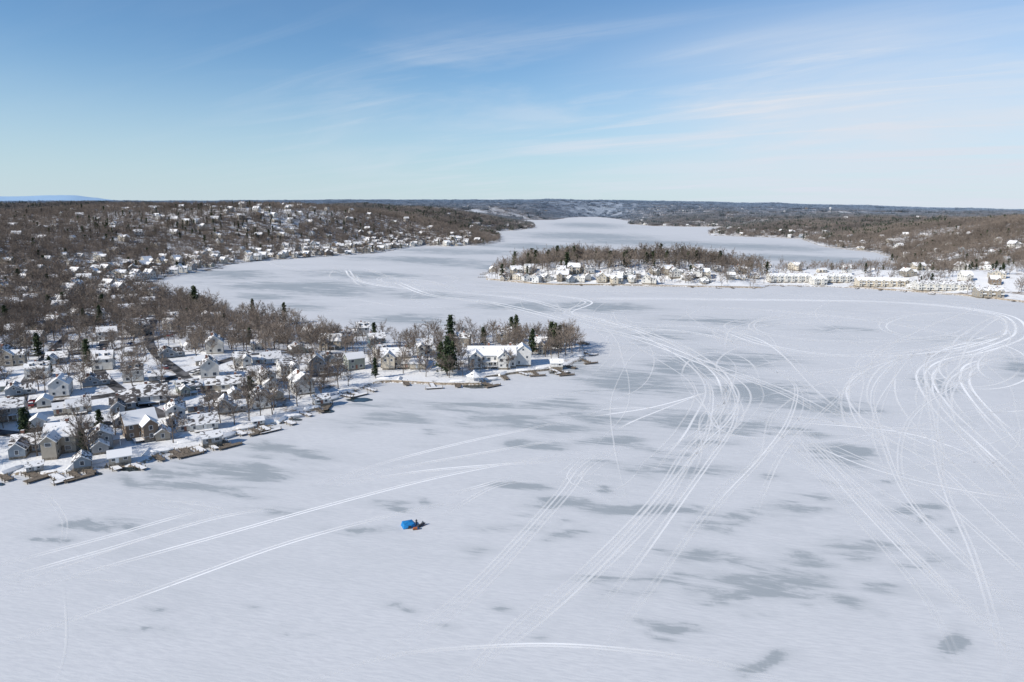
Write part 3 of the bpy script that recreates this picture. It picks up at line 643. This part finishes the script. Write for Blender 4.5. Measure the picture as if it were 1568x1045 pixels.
def clear_mask(x,y,pad=0.0):
    ok=np.ones(len(x),bool)
    for hx,hy,hr in HX: ok&=((x-hx)**2+(y-hy)**2)>(hr+pad)**2
    return ok
random.seed(31)
named=[('p',p,h) for p,h in (((685,576),20),((676,570),15),((693,572),16),((790,524),17),((783,518),14),((850,538),16),((844,532),14),((690,532),19),((300,480),19),((388,488),14),((436,497),14),((60,550),13),((42,680),12),((130,698),9),((385,618),11),((575,580),10),((740,530),11),((815,545),13),((10,500),13))]
named+=[('b',p,h) for p,h in (((655,528),15),((640,528),14),((500,532),17),((515,535),16),((485,528),16),((470,525),15),((840,540),15),((872,536),16),((866,545),15),((855,548),14),((880,533),13),((835,548),13),((330,487),19),((318,484),17),((345,490),15),((410,498),17),((425,502),16),((455,512),17),((395,500),17),((380,500),16),((462,520),16),((205,600),14),((720,520),13),((735,570),8),((530,545),12),((440,530),15),((290,480),18),((275,476),17),((665,525),14),((810,530),15),((825,532),14),((480,545),13),((450,560),11),((434,520),16),((402,520),15),((500,545),13),((420,535),13),((300,490),17),((860,538),16),((876,542),14),((848,530),15),((625,532),12),((700,525),14),((755,520),12),((492,538),17),((508,528),16),((445,505),16),((310,495),16),((862,530),15),((888,540),12),((844,552),12),((365,510),12),((868,530),16),((858,542),15))]
sp_=survey([n[1] for n in named])
for (k,_,h),p in zip(named,sp_):
    if p is None: continue
    s=h/(18 if k=='p' else 15.5)*random.uniform(.93,1.07)
    addobj("pine_tree" if k=='p' else "bare_tree",random.choice(nearC if k=='p' else nearB),(p[0],p[1],p[2]-.1),random.uniform(0,6.28),(s,s,s))
g=np.random.default_rng(77)
n=16000; r=np.sqrt(g.uniform(200**2,560**2,n)); a=np.radians(g.uniform(-42,9,n)); x=r*np.sin(a); y=r*np.cos(a); D=sdist(x,y)
ok=(D>6)&clear_mask(x,y,-1.5); dn=fbm(x/45,y/45,55,2); ok&=g.random(n)<(.08+.30*ss(.42,.68,dn)+.45*ss(350,480,r))
acc=[]
for i in np.nonzero(ok)[0]:
    if len(acc)>780: break
    if ((RP-(x[i],y[i]))**2).sum(1).min()<9: continue
    if any((x[i]-p[0])**2+(y[i]-p[1])**2<14 for p in acc): continue
    acc.append((x[i],y[i])); zz=float(terrain([x[i]],[y[i]])[0]); s=g.uniform(.5,.95)
    if g.random()<.035: addobj("pine_tree",nearC[int(g.integers(4))],(x[i],y[i],zz-.1),g.uniform(0,6.28),(s*.75,)*3)
    else: addobj("bare_tree",nearB[int(g.integers(7))],(x[i],y[i],zz-.1),g.uniform(0,6.28),(s,s,s*g.uniform(.9,1.1)))
print('near trees',len(acc))
n=88000; r=np.sqrt(g.uniform(430**2,1850**2,n)); a=np.radians(g.uniform(-46,46,n)); x=r*np.sin(a); y=r*np.cos(a); D=sdist(x,y); f=forest(x,y,D)
ok=(D>3)&~((r<560)&(x<250))
ok&=g.random(n)<np.clip(f*.93+.03,0,1)
x,y,D,r,f=[v[ok] for v in (x,y,D,r,f)]; cm=clear_mask(x,y,-.5); x,y,D,r=[v[cm] for v in (x,y,D,r)]
town_z=(x>250)&(y>560)&(y<800)&(D<35)&(g.random(len(x))<.75); x,y,D,r=[v[~town_z] for v in (x,y,D,r)]
z=terrain(x,y,D); n=len(x); pc=fbm(x/120,y/120,91,2); idx=np.where(g.random(n)<.02+.10*ss(.6,.78,pc),g.integers(6,8,n),g.integers(0,6,n)); s=g.uniform(.5,1.05,n)
scatter("woodland",np.stack([x,y,z-.2],1),g.uniform(0,6.28,n),np.stack([s,s,s*g.uniform(.85,1.1,n)],1),idx,midcol); print("mid trees",n)
n=1300; x=g.uniform(-20,300,n); y=g.uniform(680,930,n); D=sdist(x,y); ok=(D>5)&(g.random(n)<(.26+.65*ss(25,60,D)))&clear_mask(x,y,-2); x,y,D=x[ok],y[ok],D[ok]; n=len(x); z=terrain(x,y,D)
idx=np.where(g.random(n)<.10,g.integers(6,8,n),g.integers(0,6,n)); s=g.uniform(.75,1.3,n)*(.7+.7*fbm(x/40,y/40,71,2))*(.75+.25*ss(15,50,D))*(1+.25*ss(40,-10,x))
scatter("island_woodland",np.stack([x,y,z-.2],1),g.uniform(0,6.28,n),np.stack([s,s,s],1),idx,midcol)
PX=[];PS=[]
for (ra,rb,n,sc) in ((1800,4500,31000,1.0),(4500,11000,30000,1.9)):
    r=np.sqrt(g.uniform(ra**2,rb**2,n)); a=np.radians(g.uniform(-44,44,n)); x=r*np.sin(a); y=r*np.cos(a); D=sdist(x,y); f=forest(x,y,D)
    ok=(D>8)&(g.random(n)<f*.97+.02); x,y,D=x[ok],y[ok],D[ok]; z=terrain(x,y,D); s=g.uniform(.8,1.1,len(x))
    PX.append(np.stack([x,y,z-.6],1)); PS.append(np.stack([s*sc,s*sc,s*(1 if sc<1.5 else 1.1)],1))
P=np.concatenate(PX); S=np.concatenate(PS); n=len(P)
scatter("distant_woodland",P,g.uniform(0,6.28,n),S,g.integers(0,4,n),farcol); print("groves",n)
# ------------------------------------------------------------------ docks, boathouses, boats, open water
random.seed(41)
M_water=simple("open_water",(0.03,0.045,0.05),.12,.2,.5,spec=.5)
def dock_world(A,B,w=2.0,T=0,name="dock"):
    d=B-A; Ln=np.linalg.norm(d); a=math.atan2(d[1],d[0]); b=MB(); tp=M_snow if random.random()<.5 else M_wood
    b.box(0,Ln,-w/2,w/2,.55,.75,M_wood,top=tp)
    for i in range(int(Ln/2.5)+1):
        for s_ in (-1,1): b.cyl(min(Ln-.2,i*2.5+.2),s_*(w/2+.1),-.3,1.3,.13,.12,6,M_wood)
    if T: 
        b.box(Ln+.01,Ln+w,-T/2,T/2,.5,.7,M_wood,top=tp)
        for s_ in (-1,1): b.cyl(Ln+w-.2,s_*(T/2-.2),-.3,1.5,.14,.12,6,M_wood)
    addobj(name,b.mesh("dock_mesh"),(A[0],A[1],0),a)
def dock(px,py,px2,py2,w=2.0,T=0): dock_world(np.array(lk(px,py)),np.array(lk(px2,py2)),w,T)
for i,(q) in enumerate([((0,729),(15,738)),((40,726),(58,733)),((80,729),(95,737)),((130,720),(142,728)),((170,714),(182,722)),((238,700),(250,708)),((262,692),(272,698)),((300,687),(312,694)),((338,678),(350,684)),((362,663),(374,668)),((400,655),(412,661)),((438,647),(450,652)),((462,634),(476,639)),((506,620),(498,630)),((520,606),(540,610)),((560,596),(575,601)),((740,588),(752,592)),((795,572),(808,576)),((842,567),(858,572)),((868,562),(882,566)),((893,540),(906,544)),((620,586),(624,592)),((700,589),(702,595)),((880,528),(893,527)),((280,690),(290,697)),((205,714),(222,721)),((850,566),(866,575)),((660,589),(664,595)),((770,577),(776,583)),((815,570),(822,576)),((890,552),(903,557)),((385,659),(396,664)),((322,684),(332,690)),((108,725),(120,733)),((485,628),(494,634)),((535,602),(548,606))]):
    dock(*q[0],*q[1],w=random.uniform(1.6,2.6),T=random.choice((0,0,6,8)))
for k in range(len(LP)):
    A0,B0=LP[k],LQ[k]; mid=(A0+B0)/2; r_=np.hypot(*mid)
    if 520<r_<1300 and abs(math.degrees(math.atan2(mid[0],mid[1])))<40:
        e=B0-A0; Ln=np.linalg.norm(e); e=e/Ln; nrm=np.array((-e[1],e[0]))
        if sdist([mid[0]+nrm[0]*6],[mid[1]+nrm[1]*6])[0]>0: nrm=-nrm
        for t in np.arange(8,Ln-4,random.uniform(17,26)):
            if random.random()<.55: continue
            p0=A0+e*t-nrm*2; dock_world(p0,p0+nrm*random.uniform(6,12),1.8,random.choice((0,0,6)))
M_dk0=simple("hull_navy",(.03,.05,.1),.4)
def boat(px,py,rot):
    b=MB(); secs=[(-3.2,.9,.5,1.1),(-1.5,1.15,.35,1.15),(.8,1.15,.35,1.2),(2.4,.7,.5,1.3),(3.5,.06,.95,1.4)]
    rings=[[(x_,-w_,zt),(x_,-w_*.6,zb),(x_,w_*.6,zb),(x_,w_,zt),(x_,0,zt+.75*min(1,w_))] for x_,w_,zb,zt in secs]
    for r1,r2 in zip(rings,rings[1:]):
        for i in range(5):
            j=(i+1)%5; b.poly([r1[i],r2[i],r2[j],r1[j]],M_snow if i>=3 else (M_trim if i!=1 else M_dk0))
    b.poly(rings[0],M_trim)
    p=lk(px,py); addobj("covered_boat",b.mesh("boat"),(p[0],p[1],-.2),math.radians(rot))
for q in ((62,722,20),(148,712,40),(226,697,100),(288,680,30),(350,670,60),(412,650,20),(448,640,10),(530,602,30),(588,583,0),(752,583,20),(800,570,5),(856,560,80),(886,548,30),(700,587,5),(20,724,70),(112,719,100),(248,694,20),(320,680,90),(378,658,30),(432,646,80),(478,628,30),(512,612,60),(612,583,90),(830,566,20),(770,575,60)): boat(*q)
def water(px,py,rx,ry):
    C=lk(px,py); A=lk(px+rx,py); B=lk(px,py+ry); V=[(C[0],C[1],.09)]; n=26
    for i in range(n):
        t=2*math.pi*i/n; k=random.uniform(.8,1.12); V.append((C[0]+k*(math.cos(t)*(A[0]-C[0])+math.sin(t)*(B[0]-C[0])),C[1]+k*(math.cos(t)*(A[1]-C[1])+math.sin(t)*(B[1]-C[1])),.09))
    me=bpy.data.meshes.new("open_water"); me.from_pydata(V,[],[(0,i+1,(i+1)%n+1) for i in range(n)]); me.materials.append(M_water); addobj("open_water",me)
for q in ((98,735,17,4),(200,718,19,4.5),(335,684,14,3.5),(550,613,20,3.5),(730,591,22,4),(858,571,18,3.2),(884,551,14,3),(412,658,11,2.5),(500,630,12,3),(1,742,7,2.5),(455,643,8,2),(150,726,8,2)): water(*q)
def boathouse(px,py,rot,s=1.0):
    b=MB(); gable(b,0,0,6,4.5,.6,2.4,1.5,random.choice(WALLS[:5]),M_roof,'x',floors=1)
    for x_ in (-2.6,0,2.6):
        for y_ in (-2,2): b.cyl(x_,y_,-.4,.8,.15,.15,6,M_wood)
    p=lk(px,py); addobj("boathouse",b.mesh("boathouse_mesh"),(p[0],p[1],.5),math.radians(rot),(s,s,s))
for q in ((185,712,30),(128,718,120),(325,682,30),(852,565,0),(492,622,30),(55,724,30,.7),(395,653,30,.7)): boathouse(*q)
b=MB()
for i in range(8):
    t=i*math.pi/4; b.cyl(3*math.cos(t),3*math.sin(t),.7,3.2,.12,.12,6,M_trim)
b.cyl(0,0,.2,.7,3.6,3.6,16,M_wood); b.cyl(0,0,3.2,5.2,4.0,.6,8,M_roof); b.cyl(0,0,5.2,5.9,.6,.1,8,M_roof)
p=lk(726,586); addobj("lakeside_gazebo",b.mesh("gazebo"),(p[0],p[1],.1))
def wall_strip(pts,h,name):
    W=catmull([lk(*p) for p in pts],4); b=MB()
    T=np.gradient(W,axis=0); T/=np.linalg.norm(T,axis=1)[:,None]; Nn=np.stack([-T[:,1],T[:,0]],1)
    for i in range(len(W)-1):
        a0,a1=W[i]+Nn[i]*.3,W[i+1]+Nn[i+1]*.3; c0,c1=W[i]-Nn[i]*.3,W[i+1]-Nn[i+1]*.3
        b.poly([(*a0,-.4),(*a1,-.4),(*a1,h),(*a0,h)],M_sea); b.poly([(*c1,-.4),(*c0,-.4),(*c0,h),(*c1,h)],M_sea); b.poly([(*a0,h),(*a1,h),(*c1,h),(*c0,h)],M_snow)
    addobj(name,b.mesh(name))
M_sea=simple("seawall_stone",(0.36,0.30,0.23),.9,.3,1.2)
wall_strip([(574,587),(600,585.5),(640,587.5),(680,589.5),(736,589.5)],1.1,"seawall")
wall_strip([(745,579),(790,572.5),(840,567.5),(866,562.5)],1.1,"seawall")
wall_strip([(745,428.5),(770,430.5),(800,433.5),(850,436.5),(950,437.5),(1050,439.5),(1165,441.5)],1.5,"seawall")
wall_strip([(1300,440.5),(1400,447.5),(1490,454.5),(1568,463.5)],1.5,"seawall")
# ------------------------------------------------------------------ ice-fishing camp
M_blue=simple("blue_canvas",(0.02,0.20,0.48),.6,.12,2); M_dk=simple("dark_cloth",(0.06,0.06,0.07),.9); M_or=simple("orange_cloth",(0.45,0.14,0.05),.8); M_skin=simple("skin",(0.5,0.33,0.25),.6,.05)
b=MB(); s=1.55
cor=[(-s,-s),(s,-s),(s,s),(-s,s)]; topc=[(-s*.82,-s*.82),(s*.82,-s*.82),(s*.82,s*.82),(-s*.82,s*.82)]
for i in range(4):
    j=(i+1)%4; mx_=((cor[i][0]+cor[j][0])/2*1.2,(cor[i][1]+cor[j][1])/2*1.2,1.0)
    q=[(*cor[i],0),(*cor[j],0),(*topc[j],2.0),(*topc[i],2.0)]
    for k in range(4): b.poly([q[k],q[(k+1)%4],mx_],M_blue)
    b.poly([(*topc[i],2.0),(*topc[j],2.0),(0,0,2.45)],M_blue)
b.poly([(-.45,-s*1.215,.1),(.45,-s*1.215,.1),(.3,-s*1.205,1.6),(-.3,-s*1.205,1.6)],M_dk)
p=lk(625,806); addobj("ice_fishing_shelter",b.mesh("shelter"),(p[0],p[1],.02),.4,(1.0,.9,.55))
b=MB(); b.prism([(-.8,.05),(.7,.05),(1,.35),(.95,.38),(.65,.12),(-.8,.12)],-.35,.35,M_dk,lambda a,z,t:(a,t,z)); b.box(-.7,.3,-.3,.3,.13,.55,M_or); b.box(.35,.62,-.2,.2,.13,.4,M_blue)
p=lk(637,811); addobj("gear_sled",b.mesh("sled"),(p[0],p[1],.02),.3)
b=MB(); b.prism([(-1.4,.25),(1.1,.25),(1.5,.5),(1.3,.75),(.4,.95),(.1,.75),(-1.3,.8),(-1.5,.5)],-.28,.28,M_dk,lambda a,z,t:(a,t,z)); b.prism([(.5,.95),(.75,1.35),(.8,1.33),(.65,.9)],-.25,.25,M_glass,lambda a,z,t:(a,t,z))
b.box(-1.4,.5,-.2,.2,.02,.25,M_dk)
for s_ in (-.5,.38): b.prism([(.5,.02),(1.6,.02),(1.85,.25),(1.8,.28),(1.55,.1),(.5,.1)],s_,s_+.12,M_or,lambda a,z,t:(a,t,z))
p=lk(645,806); addobj("snowmobile",b.mesh("snowmobile"),(p[0],p[1],.02),.9,(.85,.85,.85))
def person(px,py,rot,coat,bend=0.0):
    J=[(0,0,.95,.15),(0,bend*.25,1.2,.15),(0,bend*.5,1.42,.17),(0,bend*.6,1.53,.065),(0,bend*.68,1.62,.095),(0,bend*.7,1.72,.10)]
    E=[(0,1),(1,2),(2,3),(3,4),(4,5)]
    for sg in (-1,1):
        k=len(J); J+=[(sg*.19,bend*.5,1.40,.075),(sg*.27,bend*.5+.05,1.14,.06),(sg*.24,bend*.5+.22,.95,.045),(sg*.23,bend*.5+.3,.90,.045)]; E+=[(2,k),(k,k+1),(k+1,k+2),(k+2,k+3)]
        k=len(J); J+=[(sg*.10,0,.88,.11),(sg*.12,.04*sg,.48,.075),(sg*.13,0,.09,.06),(sg*.14,.16,.05,.05)]; E+=[(0,k),(k,k+1),(k+1,k+2),(k+2,k+3)]
    me=bpy.data.meshes.new("person"); me.from_pydata([j[:3] for j in J],E,[]); me.materials.append(coat); me.materials.append(M_dk); me.materials.append(M_skin)
    p=lk(px,py); o=addobj("person",me,(p[0],p[1],0.01),rot); mod=o.modifiers.new('skin','SKIN')
    for v,j in zip(me.skin_vertices[0].data,J): v.radius=(j[3],j[3])
    me.skin_vertices[0].data[0].use_root=True
    o.modifiers.new('sub','SUBSURF').levels=1; o.modifiers['sub'].render_levels=2
person(638,805,.5,M_dk,.3)
p=None
for yy in (324,326,328,330,334,338):
    p=survey([(1271,yy)])[0]
    if p: break
if p:
    b=MB(); b.cyl(0,0,-3,16,3,2.4,14,M_trim); b.cyl(0,0,16,20,2.4,9,18,M_trim); b.cyl(0,0,20,26,9,9,18,M_trim); b.cyl(0,0,26,29,9,2,18,M_trim)
    k=.75*math.hypot(p[0],p[1])/4300; addobj("water_tower",b.mesh("water_tower"),p,0,(k,k,k))
# ------------------------------------------------------------------ light
SEL=math.radians(33); SAZ=math.radians(-122)
sd=Vector((math.sin(SAZ)*math.cos(SEL),math.cos(SAZ)*math.cos(SEL),math.sin(SEL)))
sl=bpy.data.lights.new("sun",'SUN'); sl.energy=4.8; sl.angle=math.radians(.5); sl.color=(1,.94,.85)
so=bpy.data.objects.new("sun",sl); so.rotation_euler=sd.to_track_quat('Z','Y').to_euler(); so.location=(0,0,200); scene.collection.objects.link(so)
w=bpy.data.worlds.new("World"); scene.world=w; w.use_nodes=True; nt=w.node_tree; bg=nt.nodes['Background']
sky=N(nt,'ShaderNodeTexSky',sky_type='NISHITA'); sky.sun_disc=False; sky.sun_elevation=SEL; sky.sun_rotation=SAZ; sky.altitude=0; sky.air_density=1.0; sky.dust_density=0.0; sky.ozone_density=1.5
tc=N(nt,'ShaderNodeTexCoord'); sp=N(nt,'ShaderNodeSeparateXYZ'); L(nt,tc.outputs['Generated'],sp.inputs[0])
def cirrus(rot,sc,loc,scale,a,b_,dist):
    zz=math_(nt,'ADD',math_(nt,'MAXIMUM',sp.outputs[2],0.0),.10)
    cb=N(nt,'ShaderNodeCombineXYZ'); L(nt,math_(nt,'DIVIDE',sp.outputs[0],zz),cb.inputs[0]); L(nt,math_(nt,'DIVIDE',sp.outputs[1],zz),cb.inputs[1])
    m1=N(nt,'ShaderNodeMapping'); m1.inputs['Rotation'].default_value=(0,0,rot); L(nt,cb.outputs[0],m1.inputs[0])
    m2=N(nt,'ShaderNodeMapping'); m2.inputs['Scale'].default_value=sc; m2.inputs['Location'].default_value=loc; L(nt,m1.outputs[0],m2.inputs[0])
    cn=N(nt,'ShaderNodeTexNoise'); cn.inputs['Scale'].default_value=scale; cn.inputs['Detail'].default_value=8; cn.inputs['Roughness'].default_value=.58; cn.inputs['Distortion'].default_value=dist; L(nt,m2.outputs[0],cn.inputs['Vector'])
    return rampf(nt,cn.outputs[0],a,b_)
c1=cirrus(.7,(.5,1,1),(0.6,0,0),.9,.44,.70,.8); c2=cirrus(.55,(.3,1.5,1),(3,1,0),1.5,.48,.72,1.0); c3=cirrus(.3,(.5,1,1),(7,2,0),.5,.3,.62,.3)
az=math_(nt,'DIVIDE',sp.outputs[0],math_(nt,'MAXIMUM',sp.outputs[1],.2))
veil=math_(nt,'MULTIPLY',rampf(nt,az,-.05,.55),rampf(nt,sp.outputs[2],.29,.17))
mid_=math_(nt,'MULTIPLY',rampf(nt,az,-.65,.2),rampf(nt,sp.outputs[2],.27,.17))
cl=math_(nt,'MULTIPLY',math_(nt,'ADD',math_(nt,'MULTIPLY',c1,.36),math_(nt,'MULTIPLY',c2,.40)),math_(nt,'ADD',math_(nt,'MULTIPLY',mid_,.95),.05))
cl=math_(nt,'ADD',cl,math_(nt,'MULTIPLY',veil,math_(nt,'ADD',math_(nt,'MULTIPLY',c3,.5),.28)),True)
mul=N(nt,'ShaderNodeMix',data_type='RGBA',blend_type='MULTIPLY'); mul.inputs[0].default_value=1; L(nt,sky.outputs[0],mul.inputs[6]); mul.inputs[7].default_value=(.76,1.02,1.24,1)
haze=math_(nt,'MULTIPLY',rampf(nt,sp.outputs[2],.22,-.06),.95)
hz=mixc(nt,haze,mul.outputs[2],(5.6,6.8,7.8))
col=mixc(nt,cl,hz,(7.0,7.6,8.5))
L(nt,col,bg.inputs[0]); bg.inputs[1].default_value=.10
scene.view_settings.view_transform='Standard'; scene.view_settings.look='None'; scene.view_settings.exposure=0
